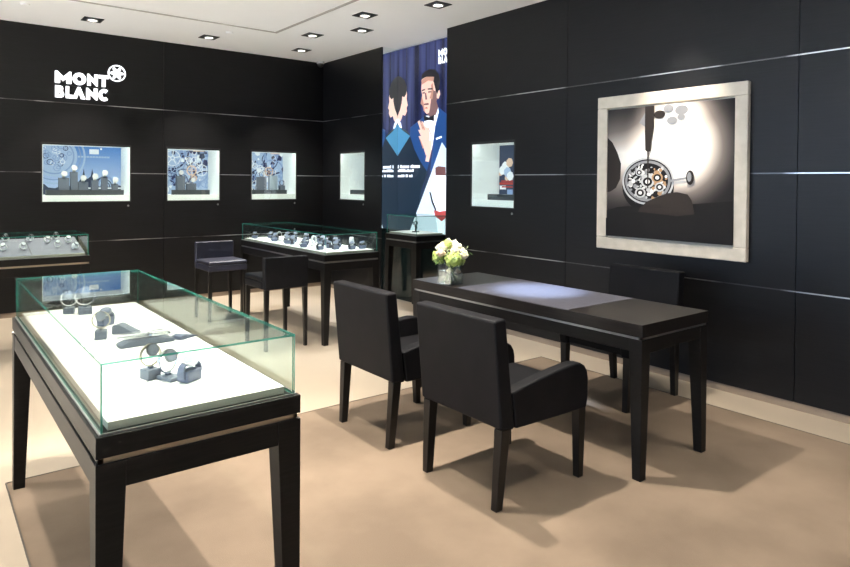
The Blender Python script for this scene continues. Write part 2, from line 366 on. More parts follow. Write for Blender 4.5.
def curve_mesh(name, splines, ext, m, parent, mtx, bev=0):
    cu = bpy.data.curves.new(name, 'CURVE'); cu.dimensions = '2D'; cu.fill_mode = 'BOTH'; cu.extrude = ext
    for s in splines:
        sp = cu.splines.new('POLY'); sp.points.add(len(s)-1); sp.use_cyclic_u = True
        for p, q in zip(sp.points, s): p.co = (q[0], q[1], 0, 1)
    tmp = bpy.data.objects.new(name, cu); me = bpy.data.meshes.new_from_object(tmp); bpy.data.objects.remove(tmp)
    me.transform(mtx); me.materials.clear(); me.materials.append(m)
    o = bpy.data.objects.new(name, me); C.objects.link(o); o.parent = parent; return o
sign_m = mat('lit_white_acrylic', (1, 1, 1), .4, emit=(.93, .95, 1), es=1.25)
def place(ch, x0, x1, z0, z1): return [[(x0+(x1-x0)*p[0], z0+(z1-z0)*p[1]) for p in s] for s in LET[ch]]
t = thing('illuminated_logo_sign', 'backlit white lettering with round star emblem high on the dark back wall', 'sign', (0, WY-.03, 0))
rotm = Matrix.Rotation(PI/2, 4, 'X')
for ch, x0, x1, z0, z1 in [('M', 1.168, 1.330, 2.490, 2.630), ('O', 1.337, 1.475, 2.490, 2.626), ('N', 1.483, 1.592, 2.490, 2.628), ('T', 1.596, 1.705, 2.490, 2.628),
        ('B', 1.170, 1.262, 2.340, 2.472), ('L', 1.272, 1.345, 2.340, 2.472), ('A', 1.335, 1.468, 2.340, 2.472), ('N', 1.472, 1.590, 2.340, 2.472), ('C', 1.596, 1.705, 2.340, 2.472)]:
    curve_mesh('letter', place(ch, x0+.003, x1-.003, z0+(.006 if z0 > 2.4 else 0), z1-.004), .012, sign_m, t, rotm)
ec = (1.787, 2.662)
star = [(ec[0]+r_*math.cos(a), ec[1]+r_*math.sin(a)) for i in range(72) for a in [2*PI*i/72] for r_ in [.054+.019*math.cos(6*a)]]
curve_mesh('emblem_star', [star], .012, sign_m, t, rotm)
curve_mesh('emblem_ring', [arc(*ec, .093, .093, 0, 352, 44), arc(*ec, .082, .082, 0, 352, 44)], .012, sign_m, t, rotm)
obj('standoff', B(1.17, 1.70, .014, .029, 2.475, 2.485), black_pl, t)
obj('emblem_disc', B(1.72, 1.85, .013, .029, 2.60, 2.72), black_pl, t)

# ------------------------------------------------------------------ watches
dial_g = mat('grey_blue_dial', (.30, .33, .40), .3)
dsteel = mat('satin_watch_steel', (.30, .31, .35), .3, 1)
def watch_proto(name, strap, facem, label, group, s=1.0, loc=(0, 0, 0), holder=True):
    """upright loop of strap with the dial leaning up, around a white C holder on a block"""
    t = thing(name, label, 'watch', loc, 0, group)
    bm = bmesh.new(); ring(bm, (0, 0, .075*s), .030*s, .020*s, .004*s, 'y', n=28); obj('strap', bm, strap, t, smooth=False)
    bm = bmesh.new(); disc(bm, (0, 0, 0), .021*s, .010*s, 'z', n=24); o = obj('watch_case', bm, silver, t); o.location = (-.022*s, 0, .098*s); o.rotation_euler = (0, math.radians(-42), 0)
    bm = bmesh.new(); disc(bm, (0, 0, .0101*s), .0175*s, .001*s, 'z', n=24); d = obj('dial', bm, facem, o)
    return t
def stand_proto(label, group, loc, s=1.0, m=grey_block):
    t = thing('watch_stand', label, 'display stand', loc, 0, group)
    obj('block', B(-.022*s, .022*s, -.02*s, .02*s, 0, .041*s), m, t, bevel=.001)
    return t

def flat_watch(label, loc, rz, strap, group=None, s=1.0):
    """a watch on its side: closed strap lying on a small cushion with the dial facing up and out"""
    t = thing('wristwatch', label, 'watch', loc, rz, group)
    bm = bmesh.new(); ring(bm, (0, 0, .026*s), .024*s, .020*s, .004*s, 'y', n=28, ex=1.25); obj('strap', bm, strap, t)
    bm = bmesh.new(); disc(bm, (0, 0, 0), .021*s, .009*s, 'z', n=24); o = obj('watch_case', bm, dsteel, t); o.location = (0, 0, .049*s); o.rotation_euler = (.25, -.3, 0)
    bm = bmesh.new(); disc(bm, (0, 0, .0091*s), .0175*s, .001*s, 'z', n=24); obj('dial', bm, strap_b, o)
    obj('cushion', B(-.026*s, .026*s, -.018*s, .018*s, 0, .030*s), strap_b, t, bevel=.004)
    return t

# ------------------------------------------------------------------ picture niches
lining_m = mat('glowing_white_lining', (.85, .87, .86), .6, emit=(.96, 1, .98), es=.16)  # lining is given a glow of its own to keep it white
def niche(axis, a0, a1, z0, z1, label, depth=.40, led=16):
    """axis 'y': in the back wall, opening along x; 'x': in the right wall, opening along y"""
    t = thing('display_niche', label, 'wall niche', (a0, WY, z0) if axis == 'y' else (WX, a1, z0), 0 if axis == 'y' else -PI/2)
    L = a1-a0; h = z1-z0; k = .008
    bm = bmesh.new()
    box(bm, 0, k, k, depth, 0, h); box(bm, L-k, L, k, depth, 0, h); box(bm, 0, L, k, depth, h-k, h); box(bm, 0, L, .012, depth, 0, .068); box(bm, 0, L, depth-k, depth, .068, h-k)
    obj('lining', bm, lining_m, t)
    bm = bmesh.new(); f = .012
    for a in ((-f, L+f, -f, 0), (-f, L+f, h, h+f)): box(bm, a[0], a[1], -.004, .004, a[2], a[3])
    for a in ((-f, 0), (L, L+f)): box(bm, a[0], a[1], -.004, .004, 0, h)
    box(bm, 0, L, .0052, .0082, h-.014, h)
    obj('frame', bm, black_pl, t)
    obj('glass_pane', B(0, L, 0, .005, 0, h), glass, t)
    obj('led_strip', B(.03, L-.03, .012, .032, h-k-.0025, h-k), mat('niche_led', (1, 1, 1), .5, emit=(.95, 1, .98), es=led), t)
    bm = bmesh.new(); disc(bm, (L-.02, -.006, -.055), .011, .0055, 'y', n=16); obj('lock', bm, steel, t)
    return t
def lens_pattern(bm, w, h, d, seed, cols):
    r = random.Random(seed)
    return
# printed panels: painted watch movements and a skyline, all drawn flat as prints are
P_sky = mat('print_sky', (.12, .25, .50), .8, emit=(.12, .27, .58), es=.40, spec=.1)
def grad_print(m, c_top, c_bot, z0, z1):
    n_, l, b = nodes(m); g_ = n_.new('ShaderNodeNewGeometry'); s_ = n_.new('ShaderNodeSeparateXYZ'); mr_ = n_.new('ShaderNodeMapRange'); rp = n_.new('ShaderNodeValToRGB')
    l.new(g_.outputs['Position'], s_.inputs[0]); l.new(s_.outputs[2], mr_.inputs[0]); mr_.inputs[1].default_value = z0; mr_.inputs[2].default_value = z1
    rp.color_ramp.elements[0].color = (*c_bot, 1); rp.color_ramp.elements[1].color = (*c_top, 1); l.new(mr_.outputs[0], rp.inputs[0])
    l.new(rp.outputs[0], b.inputs['Base Color']); l.new(rp.outputs[0], b.inputs['Emission Color'])
grad_print(P_sky, (.07, .19, .46), (.42, .50, .66), 1.3, 1.85)
def ink(name, c, e=.6): return mat(name, tuple(v*.45 for v in c), .6, emit=c, es=e)
i_lite = ink('ink_pale', (.42, .54, .74)); i_mid = ink('ink_steel', (.25, .36, .60)); i_navy = ink('ink_navy', (.012, .02, .09)); i_dk = ink('ink_dark', (.03, .045, .09)); i_cream = ink('ink_cream', (.75, .52, .38)); i_white = ink('ink_white', (.9, .92, .95))
INKS = [P_sky, i_lite, i_mid, i_navy, i_dk, i_cream, i_white]
def gear(bm, cx, cz, r, y, mi, th=.012, hub=True, spokes=5, rot=0):
    ring(bm, (cx, y, cz), r-th, .001, th, 'y', n=40, mi=mi)
    if hub: ring(bm, (cx, y, cz), r*.18, .001, r*.10, 'y', n=20, mi=mi)
    for k in range(spokes):
        a = rot+2*PI*k/spokes; p = [(cx+r*.25*math.cos(a-.25), cz+r*.25*math.sin(a-.25)), (cx+r*math.cos(a-.05), cz+r*math.sin(a-.05)), (cx+r*math.cos(a+.05), cz+r*math.sin(a+.05)), (cx+r*.25*math.cos(a+.25), cz+r*.25*math.sin(a+.25))]
        prism(bm, p, 'y', y-.0005, y+.0005, mi)
def clip_print(bm, w, h):
    for co, no in (((0, 0, 0), (-1, 0, 0)), ((w, 0, 0), (1, 0, 0)), ((0, 0, .0), (0, 0, -1)), ((0, 0, h), (0, 0, 1))):
        geom = bm.verts[:]+bm.edges[:]+bm.faces[:]
        bmesh.ops.bisect_plane(bm, geom=geom, plane_co=co, plane_no=no, clear_outer=True)
def print_panel(parent, L, h, kind, seed=1, dep=.40):
    w_ = L-.018; hh = h-.078; bm = bmesh.new(); r = random.Random(seed)
    if kind == 'sky':
        for (rr, mi, y) in ((.235, 1, -.001), (.205, 2, -.002), (.19, 1, -.003)): disc(bm, (.16, y, hh-.12), rr, .0008, 'y', n=48, mi=mi)
        for k in range(44):
            a = r.uniform(0, 2*PI); q = r.uniform(.02, .16); gear(bm, .16+q*math.cos(a), hh-.12+q*math.sin(a), r.uniform(.012, .042), -.004-.00015*k, r.choice((2, 3, 1, 6, 2)), .007, False, r.choice((0, 3, 4)))
        ring(bm, (.16, -.003, hh-.12), .262, .001, .012, 'y', n=60, mi=2); ring(bm, (.16, -.003, hh-.12), .30, .001, .02, 'y', n=60, mi=1)
        sky = [(0, 0), (0, .10), (.06, .12), (.10, .08), (.17, .07), (.22, .10), (.30, .09), (.36, .12), (.41, .15), (.445, .20), (.46, .30), (.475, .21), (.50, .18), (.535, .21), (.55, .30), (.565, .21), (.59, .17), (.64, .20), (.70, .19), (.75, .16), (.79, .12), (w_, .10), (w_, 0)]
        prism(bm, sky, 'y', -.003, -.002, 4)
        prism(bm, arc(.70, .10, .09, .12, 0, 180, 16), 'y', -.0045, -.0035, 2)
        for k in range(6): prism(bm, arc(.70, .09, .075-.011*k, .10-.015*k, 0, 180, 16), 'y', -.006-.001*k, -.0055-.001*k, (1, 4)[k % 2])
        prism(bm, [(.50, .065), (w_, .065), (w_, .08), (.50, .08)], 'y', -.013, -.012, 6)
        for k, (x, wd) in enumerate(((.52, .1),)): prism(bm, [(x, hh-.085), (x+wd, hh-.085), (x+wd, hh-.028), (x, hh-.028)], 'y', -.003, -.002, 6)
        disc(bm, (.645, -.003, hh-.022), .012, .001, 'y', n=14, mi=6)
        for k in range(11): prism(bm, [(.40+k*.031, hh-.128), (.425+k*.031, hh-.128), (.425+k*.031, hh-.108), (.40+k*.031, hh-.108)], 'y', -.003, -.002, 1)
        base = 0
    else:
        base = 1 if seed != 4 else 4
        for (cx, cz, rr, th, mi) in ((.08, hh+.02, .30, .022, 3), (.46, .30, .17, .018, 2), (.05, .05, .25, .02, 2), (.42, hh-.10, .12, .012, 3), (.60, .02, .28, .02, 3), (.30, .22, .10, .01, 3)):
            ring(bm, (cx, -.002, cz), rr-th, .001, th, 'y', n=48, mi=mi)
        for k in range(64):
            x, z_ = r.uniform(0, w_), r.uniform(0, hh); q = r.uniform(.02, .055); m_ = r.choice((3, 3, 2, 4, 6, 2, 3)); nn = r.choice((4, 5, 6))
            pts = [(x+q*r.uniform(.5, 1)*math.cos(2*PI*i/nn+k), z_+q*r.uniform(.6, 1.2)*math.sin(2*PI*i/nn+k)) for i in range(nn)]
            prism(bm, pts, 'y', -.0040-.0001*k, -.0037-.0001*k, m_)
        for k in range(16): gear(bm, r.uniform(.03, w_-.03), r.uniform(.05, hh-.03), r.uniform(.03, .10), -.0108-.0003*k, r.choice((1, 6, 3, 2)), .008, True, 5, k)
        gear(bm, .40, .30, .065, -.016, 5, .014, True, 4); gear(bm, .43, .20, .04, -.0165, 5, .014)
        prism(bm, [(.42, hh-.012), (.56, hh-.012), (.56, hh), (.42, hh)], 'y', -.0167, -.0165, 5)
    clip_print(bm, w_, hh)
    for f in ((0, w_, -.0005, .002, 0, hh),): box(bm, *f, base)
    o = obj('picture_panel', bm, INKS, parent, loc=(.009, dep-.012, .070)); return o
def bench(x0, x1, y0, y1, z0, label, rz=0, loc=(0, 0, 0)):
    return tag(obj('display_bench', B(0, x1-x0, 0, y1-y0, 0, .058), char_m, loc=loc, bevel=.002), label, 'display bench')
def small_watch(loc, label, grp, rz=0, s=1.0):
    t = thing('wristwatch', label, 'watch', loc, rz, grp)
    bm = bmesh.new(); ring(bm, (0, 0, .030*s), .026*s, .020*s, .004*s, 'x', n=20); obj('strap', bm, strap_b if s < 1.2 else pearl, t)
    bm = bmesh.new(); disc(bm, (0, -.033*s, .036*s), .024*s, .009*s, 'y', n=18, mi=0); obj('watch_case', bm, pearl, t)
    return t
N1 = niche('y', *NB[0], 'wide glazed wall niche with blue skyline print, leftmost on the back wall'); print_panel(N1, NB[0][1]-NB[0][0], .633, 'sky')
N2 = niche('y', *NB[1], 'square glazed wall niche with blue clockwork print, middle of the back wall'); print_panel(N2, NB[1][1]-NB[1][0], .633, 'gears', 2)
N3 = niche('y', *NB[2], 'square glazed wall niche with blue clockwork print, nearest the room corner on back wall'); print_panel(N3, NB[2][1]-NB[2][0], .633, 'gears', 9)
N4 = niche('x', *NR[0], 'white lit wall niche between poster and framed watch picture'); N5 = niche('x', *NR[1], 'white lit wall niche between the room corner and the tall poster')
# R niche: dark picture with coloured still life
bm = bmesh.new(); w_ = NR[0][1]-NR[0][0]-.018; hh = .64-.078
for (cx, cz, rr, mi) in ((.455, .30, .050, 6), (.50, .34, .055, 6), (.53, .28, .055, 1), (.56, .38, .05, 5), (.57, .24, .05, 6), (.43, .27, .03, 5), (.52, .22, .03, 5)): disc(bm, (cx-.405, -.003-.0006*cx*10, cz), rr, .0005, 'y', n=7, mi=mi)
for k, (a, b, c_, d, mi) in enumerate(((.40, .60, .15, .175, 7), (.43, .60, .18, .195, 7), (.41, .50, .10, .14, 6), (.44, .60, .12, .135, 7), (.52, .60, .02, .10, 2))): box(bm, a-.395, b-.395, -.004-.001*k, -.003-.001*k, c_, d, mi)
clip_print(bm, w_, hh); box(bm, 0, w_, -.0005, .002, 0, hh, 4)
obj('picture_panel', bm, INKS+[ink('ink_red', (.4, .04, .03))], N4, loc=(.009, .388, .070))
obj('picture_panel', B(0, w_+.004, 0, .002, 0, hh-.02), i_dk, N5, loc=(.009, .388, .070))
zf = 1.212+.068
bench(1.14, 1.92, 0, .09, 0, 'long charcoal bench along the floor of the leftmost picture niche', loc=(1.10, 8.03, zf)).scale = (1.0, 1, 1)
bench(0, .44, 0, .09, 0, 'charcoal bench bar in the middle picture niche', loc=(2.44, 8.03, zf)); bench(0, .46, 0, .09, 0, 'charcoal bench bar in the picture niche nearest the room corner', loc=(3.47, 8.03, zf))
b4 = bench(0, .36, 0, .09, 0, 'dark display bench in the white niche beside the framed picture', loc=(4.50, 4.72, zf+.003)); b4.rotation_euler = (0, 0, -PI/2)
b5 = bench(0, .36, 0, .09, 0, 'dark display bench in the white niche left of the poster', loc=(4.50, 7.34, zf+.01)); b5.rotation_euler = (0, 0, -PI/2)
zb = zf+.058
def dblock(x, w_, h, loc_y, lab, grp=None, m=grey_block):
    return tag(obj('display_block', B(-w_/2, w_/2, 0, .06, 0, h), m, loc=(x, loc_y, zb), bevel=.002), lab, 'display block', grp)
spec = [(1.27, .10, .135), (1.37, .07, .20), (1.46, .10, .09), (1.58, .07, .11), (1.68, .06, .15), (1.79, .06, .07)]
names = ['second tallest slate block, at left of the skyline niche', 'tallest slate block in the skyline niche', 'wide low slate block third from left in the skyline niche', 'slate block right of centre in the skyline niche', 'slate block fifth from left in the skyline niche', 'lowest slate block at right of the skyline niche']
for (x, ww, hh_), lb in zip(spec, names):
    dblock(x, ww, hh_, 8.035, lb); small_watch((x, 8.06, zb+hh_), lb.replace(lb, 'pale watch on the '+lb), None, 0, 1.25)
for k, (x, ww, hh_, lb) in enumerate([(2.53, .10, .17, 'tall slate block at left in the middle picture niche'), (2.66, .11, .08, 'low slate block at right in the middle picture niche'),
        (3.58, .12, .17, 'wide slate block in the niche nearest the room corner'), (3.74, .11, .19, 'pale tall block in the niche nearest the room corner'), (3.87, .07, .06, 'low slate block in the niche nearest the room corner')]):
    dblock(x, ww, hh_, 8.035, lb, m=grey_block if k != 3 else mat('pale_block', (.35, .42, .5), .5)); small_watch((x, 8.06, zb+hh_), 'white watch on the '+lb, None, .4*k, 1.15)

# ------------------------------------------------------------------ backlit poster
def relief(name, pts, k, m, parent):
    bm = bmesh.new(); prism(bm, pts, 'x', XP-.0012*k-.001, XP-.0012*k, 0)
    return bm
curt = mat('poster_curtain', (.03, .05, .2), .25)
n_, l, b = nodes(curt); g_ = n_.new('ShaderNodeNewGeometry'); mp = n_.new('ShaderNodeMapping'); mp.inputs['Scale'].default_value = (0, 9, .25); nz = n_.new('ShaderNodeTexNoise'); nz.inputs['Scale'].default_value = 1; nz.inputs['Detail'].default_value = 3
rp = n_.new('ShaderNodeValToRGB'); e = rp.color_ramp.elements; e[0].position = .36; e[0].color = (.006, .008, .025, 1); e[1].position = .68; e[1].color = (.034, .045, .14, 1)
sx_ = n_.new('ShaderNodeSeparateXYZ'); mr_ = n_.new('ShaderNodeMapRange'); mr_.inputs[1].default_value = 1.0; mr_.inputs[2].default_value = 1.9; mx = n_.new('ShaderNodeMix'); mx.data_type = 'RGBA'
l.new(g_.outputs['Position'], mp.inputs[0]); l.new(mp.outputs[0], nz.inputs[0]); l.new(nz.outputs[0], rp.inputs[0]); l.new(g_.outputs['Position'], sx_.inputs[0]); l.new(sx_.outputs[2], mr_.inputs[0])
l.new(mr_.outputs[0], mx.inputs[0]); mx.inputs[6].default_value = (.010, .024, .028, 1); l.new(rp.outputs[0], mx.inputs[7])
l.new(mx.outputs[2], b.inputs['Base Color']); l.new(mx.outputs[2], b.inputs['Emission Color']); b.inputs['Emission Strength'].default_value = 1.0
def pk(name, c, e=.9): return mat('poster_'+name, c, .3, emit=c, es=e)
PM = {'skin': pk('skin', (.70, .50, .42), .75), 'skinsh': pk('skin_shade', (.16, .09, .09)), 'hair': pk('hair', (.010, .010, .014)), 'mid': pk('skin_mid', (.36, .20, .15)), 'white': pk('white', (.82, .86, .95)), 'blue': pk('jacket_blue', (.012, .05, .17)), 'dkblue': pk('jacket_dark', (.006, .015, .030)),
      'teal': pk('jacket_lit', (.045, .19, .34)), 'beam': pk('white_beam', (.50, .58, .66)), 'red': pk('strap_red', (.35, .05, .05)), 'brown': pk('brown', (.12, .05, .05))}
poster = thing('backlit_poster', 'tall backlit advertising poster of a man in a blue tuxedo before dark curtains', 'poster', (0, 0, 0))
obj('curtain_print', B(XP, XP+.03, 5.325, 6.544, .86, H-.01), curt, poster)
layers = [('jacket_low', 'dkblue'), ('lapel_low', 'teal'), ('jacket_back', 'dkblue'), ('jacket_lit', 'teal'), ('head_back_skin', 'skin'), ('head_back_hair', 'hair'), ('collar_back', 'white'),
          ('jacket_left', 'blue'), ('jacket_front', 'blue'), ('shirt', 'white'), ('neck', 'skinsh'), ('face', 'skin'), ('face_shade', 'skinsh'), ('ear', 'skin'), ('hair', 'hair'), ('bowtie', 'hair'), ('pocket', 'white'),
          ('white', 'beam'), ('watchcase', 'white'), ('leather', 'brown'), ('redstrap', 'red'), ('hand2', 'hair'), ('wrist', 'skin'), ('hand', 'skin')]
def clipY(bm):
    for co, no in (((0, 5.33, 0), (0, -1, 0)), ((0, 6.543, 0), (0, 1, 0)), ((0, 0, .865), (0, 0, -1))):
        bmesh.ops.bisect_plane(bm, geom=bm.verts[:]+bm.edges[:]+bm.faces[:], plane_co=co, plane_no=no, clear_outer=True)
pn = {'jacket_low': 'lower_jacket', 'head_back_hair': 'back_hair', 'head_back_skin': 'back_profile', 'white': 'white_panel'}
bm = bmesh.new(); mats = list(PM.values()); keys = list(PM)
for k, (nm, mk) in enumerate(layers):
    prism(bm, POSTER[nm], 'x', XP-.0010*k-.0014, XP-.0010*k-.0004, keys.index(mk))
# eyes, brows, nose and mouth of the man on the poster
fk = XP-.0010*len(layers)-.0004
def px(nm, i): return POSTER[nm][i]
fy, fz = POSTER['face'][0][0], POSTER['face'][0][1]
yl = [p[0] for p in POSTER['face']]; zl = [p[1] for p in POSTER['face']]; y0_, y1_, z0_, z1_ = max(yl), min(yl), min(zl), max(zl)
def fp(u, v): return (y0_+(y1_-y0_)*u, z0_+(z1_-z0_)*v)
for quad, mk in (([(.10, .62), (.32, .64), (.32, .67), (.10, .66)], 'hair'), ([(.48, .64), (.80, .62), (.80, .66), (.48, .67)], 'hair'), ([(.14, .55), (.30, .55), (.30, .59), (.14, .59)], 'skinsh'), ([(.52, .55), (.72, .55), (.72, .59), (.52, .59)], 'skinsh'),
                 ([(.34, .38), (.30, .56), (.38, .56), (.46, .38)], 'skinsh'), ([(.24, .24), (.56, .23), (.54, .28), (.26, .28)], 'brown')):
    prism(bm, [fp(*q) for q in quad], 'x', fk-.001, fk, keys.index(mk))
# half tones on the cheek, forehead, nape and hand
for quad, mk in (([(.02, .30), (.16, .22), (.24, .10), (.32, .04), (.22, .30), (.10, .48)], 'mid'), ([(.62, .40), (.74, .60), (.70, .74), (.80, .80), (.86, .60), (.80, .36)], 'mid'), ([(.10, .80), (.5, .88), (.86, .84), (.9, .95), (.4, .99), (.05, .92)], 'mid'),
                 ([(.30, .14), (.50, .13), (.46, .18), (.34, .18)], 'mid')):
    prism(bm, [fp(*q) for q in quad], 'x', fk-.0003, fk+.0002, keys.index(mk))
def mixp(nm, i, j, t_): a_, b_ = POSTER[nm][i], POSTER[nm][j]; return (a_[0]+(b_[0]-a_[0])*t_, a_[1]+(b_[1]-a_[1])*t_)
hk = XP-.0010*len(layers)-.0016
for i in (1, 3, 6, 12):
    p_ = POSTER['hand'][i]; prism(bm, [(p_[0]-.000, p_[1]), (p_[0]-.012, p_[1]), (p_[0]-.075, p_[1]-.10), (p_[0]-.062, p_[1]-.115)], 'x', hk-.0004, hk, keys.index('mid'))
sk = POSTER['head_back_skin']; ys = [p[0] for p in sk]; zs = [p[1] for p in sk]
def sp_(u, v): return (max(ys)+(min(ys)-max(ys))*u, min(zs)+(max(zs)-min(zs))*v)
sk_x = XP-.0010*5-.0005
prism(bm, [sp_(.46, .62), sp_(.62, .66), sp_(.60, .88), sp_(.48, .90)], 'x', sk_x-.0006, sk_x-.0003, keys.index('skin'))
prism(bm, [sp_(.50, .68), sp_(.57, .70), sp_(.56, .82), sp_(.51, .83)], 'x', sk_x-.0009, sk_x-.0007, keys.index('skinsh'))
# gaps between the fingers
# three short lines of bold white text
for nm, segs in (('text1', 17), ('text2', 13), ('text3', 14)):
    q = POSTER[nm]; ya, za = q[0]; yb, zb_ = q[1]; rr = random.Random(len(nm)+segs)
    for k in range(segs):
        if rr.random() < .12: continue
        u0 = ya+(yb-ya)*k/segs; u1 = ya+(yb-ya)*(k+.82)/segs; top = za if rr.random() < .5 else za-(za-zb_)*.22
        prism(bm, [(u0, zb_), (u1, zb_), (u1, top), (u0, top)], 'x', XP-.0300, XP-.0290, keys.index('white'))
clipY(bm); obj('printed_figure', bm, mats, poster)
q = POSTER['logo_tl']; (ya, za), (yb, zb_) = q
def pl(ch, u0, u1, v0, v1): return [[(-(ya+(yb-ya)*(u0+(u1-u0)*p[0])), zb_+(za-zb_)*(v0+(v1-v0)*p[1])) for p in s] for s in LET[ch]]
rm = Matrix(((0, 0, -1, 0), (-1, 0, 0, 0), (0, 1, 0, 0), (0, 0, 0, 1)))
for ch, a in (('M', (0, .5, .52, 1)), ('O', (.54, 1.0, .52, 1)), ('B', (0, .36, 0, .48)), ('L', (.4, .64, 0, .48)), ('A', (.62, 1.05, 0, .48))):
    curve_mesh('printed_letter', pl(ch, *a), .001, PM['white'], poster, Matrix.Translation((XP-.004, 0, 0)) @ rm)

# ------------------------------------------------------------------ framed picture
art = thing('framed_picture', 'large square picture of a watch movement in a cream frame on the right wall', 'picture', (WX, 3.327, .925), -PI/2)
# local x runs right along the wall, y into the wall, z up
AW, AH = 1.227, 1.232
bm = bmesh.new()
fw = .095
for a in ((0, AW, 0, fw), (0, AW, AH-fw, AH)): box(bm, a[0], a[1], -.045, -.001, a[2], a[3])
for a in ((0, fw), (AW-fw, AW)): box(bm, a[0], a[1], -.045, -.001, fw, AH-fw)
obj('frame', bm, cream_m, art, bevel=.006)
obj('mount_board', B(fw, AW-fw, -.012, -.001, fw, AH-fw), cream_m, art)
pr = mat('printed_scene', (.1, .1, .1), .6, spec=.15)
n_, l, b = nodes(pr); tc_ = n_.new('ShaderNodeTexCoord')
def blob(loc, scl, gain):
    mp = n_.new('ShaderNodeMapping'); mp.vector_type = 'POINT'; mp.inputs['Location'].default_value = tuple(-a/s for a, s in zip(loc, scl)); mp.inputs['Scale'].default_value = tuple(1/s for s in scl)
    gr = n_.new('ShaderNodeTexGradient'); gr.gradient_type = 'QUADRATIC_SPHERE'; mm = n_.new('ShaderNodeMath'); mm.operation = 'MULTIPLY'; mm.inputs[1].default_value = gain
    l.new(tc_.outputs['Object'], mp.inputs[0]); l.new(mp.outputs[0], gr.inputs[0]); l.new(gr.outputs[0], mm.inputs[0]); return mm.outputs[0]
def add(a, b_):
    mm = n_.new('ShaderNodeMath'); mm.operation = 'ADD'; l.new(a, mm.inputs[0]); l.new(b_, mm.inputs[1]); return mm.outputs[0]
v = add(add(blob((.60, 0, .68), (.52, 1, .50), 3.6), blob((.10, 0, .62), (.60, 1, .46), 1.25)), blob((.58, 0, .98), (.40, 1, .18), 1.0))
rp = n_.new('ShaderNodeValToRGB'); e = rp.color_ramp.elements; e[0].position = 0; e[0].color = (.02, .018, .018, 1); e[1].position = 1; e[1].color = (.98, .93, .84, 1)
e_ = e.new(.35); e_.color = (.20, .17, .15, 1); e_ = e.new(.7); e_.color = (.62, .54, .46, 1)
l.new(v, rp.inputs[0]); l.new(rp.outputs[0], b.inputs['Base Color'])
PW, PH, p0x, p0z = 1.035, 1.013, .105, .110
prt = obj('canvas_print', B(0, PW, -.034, 0, 0, PH), pr, art, loc=(p0x, -.014, p0z))
aink = [mat('print_black', (.012, .011, .011), .6, spec=.15), mat('print_finger', (.030, .024, .021), .6, spec=.15), mat('print_grey', (.25, .25, .25), .4), mat('print_silver', (.52, .52, .50), .35), mat('print_gold', (.42, .25, .12), .4), mat('print_white', (.85, .83, .78), .4)]
bm = bmesh.new()
def Y(k): return -.0350-.0006*k
def poly(pts, k, mi): prism(bm, [(p[0]*PW, (1-p[1])*PH) for p in pts], 'y', Y(k)-.0005, Y(k), mi)
poly([(0, .80), (.10, .77), (.20, .76), (.42, .78), (.7, .73), (1, .70), (1, 1), (0, 1)], 0, 0)
poly([(0, .22), (.045, .26), (.09, .34), (.125, .43), (.12, .55), (.08, .62), (.03, .65), (0, .655)], 1, 1)
poly([(.36, 0), (.40, .10), (.34, .16), (.28, .12)], 1, 2)
cx, cz = .355, .565
def ell(rx, rz, k, mi, cx=cx, cz=cz, a=0): poly([(cx+rx*math.cos(t)*math.cos(a)-rz*math.sin(t)*math.sin(a), cz+rz*math.sin(t)*math.cos(a)+rx*math.cos(t)*math.sin(a)) for t in [2*PI*i/40 for i in range(40)]], k, mi)
ell(.215, .19, 2, 0, cx, cz+.045); ell(.215, .18, 3, 3); ell(.20, .165, 4, 0); ell(.19, .155, 5, 2)
ell(.17, .135, 6, 0)
r = random.Random(3)
for k in range(150):
    a = r.uniform(0, 2*PI); q = math.sqrt(r.uniform(0, 1)); x, z_ = cx+q*.168*math.cos(a), cz+q*.135*math.sin(a)
    ell(r.uniform(.004, .022), r.uniform(.004, .018), 7+k*.02, r.choice((3, 3, 2, 0, 5)) if x < .40 else r.choice((4, 3, 4, 0, 5)), x, z_, r.uniform(0, 3))
for k, (x, z_, rr) in enumerate(((.36, .57, .055), (.30, .655, .045), (.44, .54, .045), (.46, .61, .04), (.29, .50, .03))):
    ell(rr, rr*.85, 11+k*.5, 3 if k != 2 else 4, x, z_); ell(rr*.7, rr*.6, 11.2+k*.5, 0, x, z_); ell(rr*.35, rr*.3, 11.4+k*.5, 5, x, z_)
poly([(.54, .555), (.67, .535), (.67, .55), (.54, .575)], 14, 2); ell(.030, .052, 15, 1, .695, .54); ell(.016, .034, 16, 2, .69, .535)
poly([(q+.045, w) for q, w in [(.29, 0), (.365, 0), (.365, .16), (.345, .27), (.34, .34), (.325, .345), (.325, .62), (.315, .62), (.312, .345), (.295, .33), (.29, .20)]], 17, 1)
poly([(.26, .88), (.30, .77), (.36, .72), (.44, .685), (.52, .655), (.60, .645), (.68, .66), (.71, .70), (.73, .78), (.75, 1), (.26, 1)], 18, 1)
ell(.05, .035, 1.2, 2, .62, .05)
poly([(0, .86), (.3, .80), (.6, .82), (1, .76), (1, 1), (0, 1)], 19, 0)
for (x, z_, rr) in ((.45, .07, .045), (.55, .12, .04), (.52, .03, .04), (.62, .10, .03)): ell(rr, rr*.7, 2+10*x, 2 if x > .5 else 1, x, z_)
obj('printed_motif', bm, aink, art, loc=(p0x, -.014, p0z))

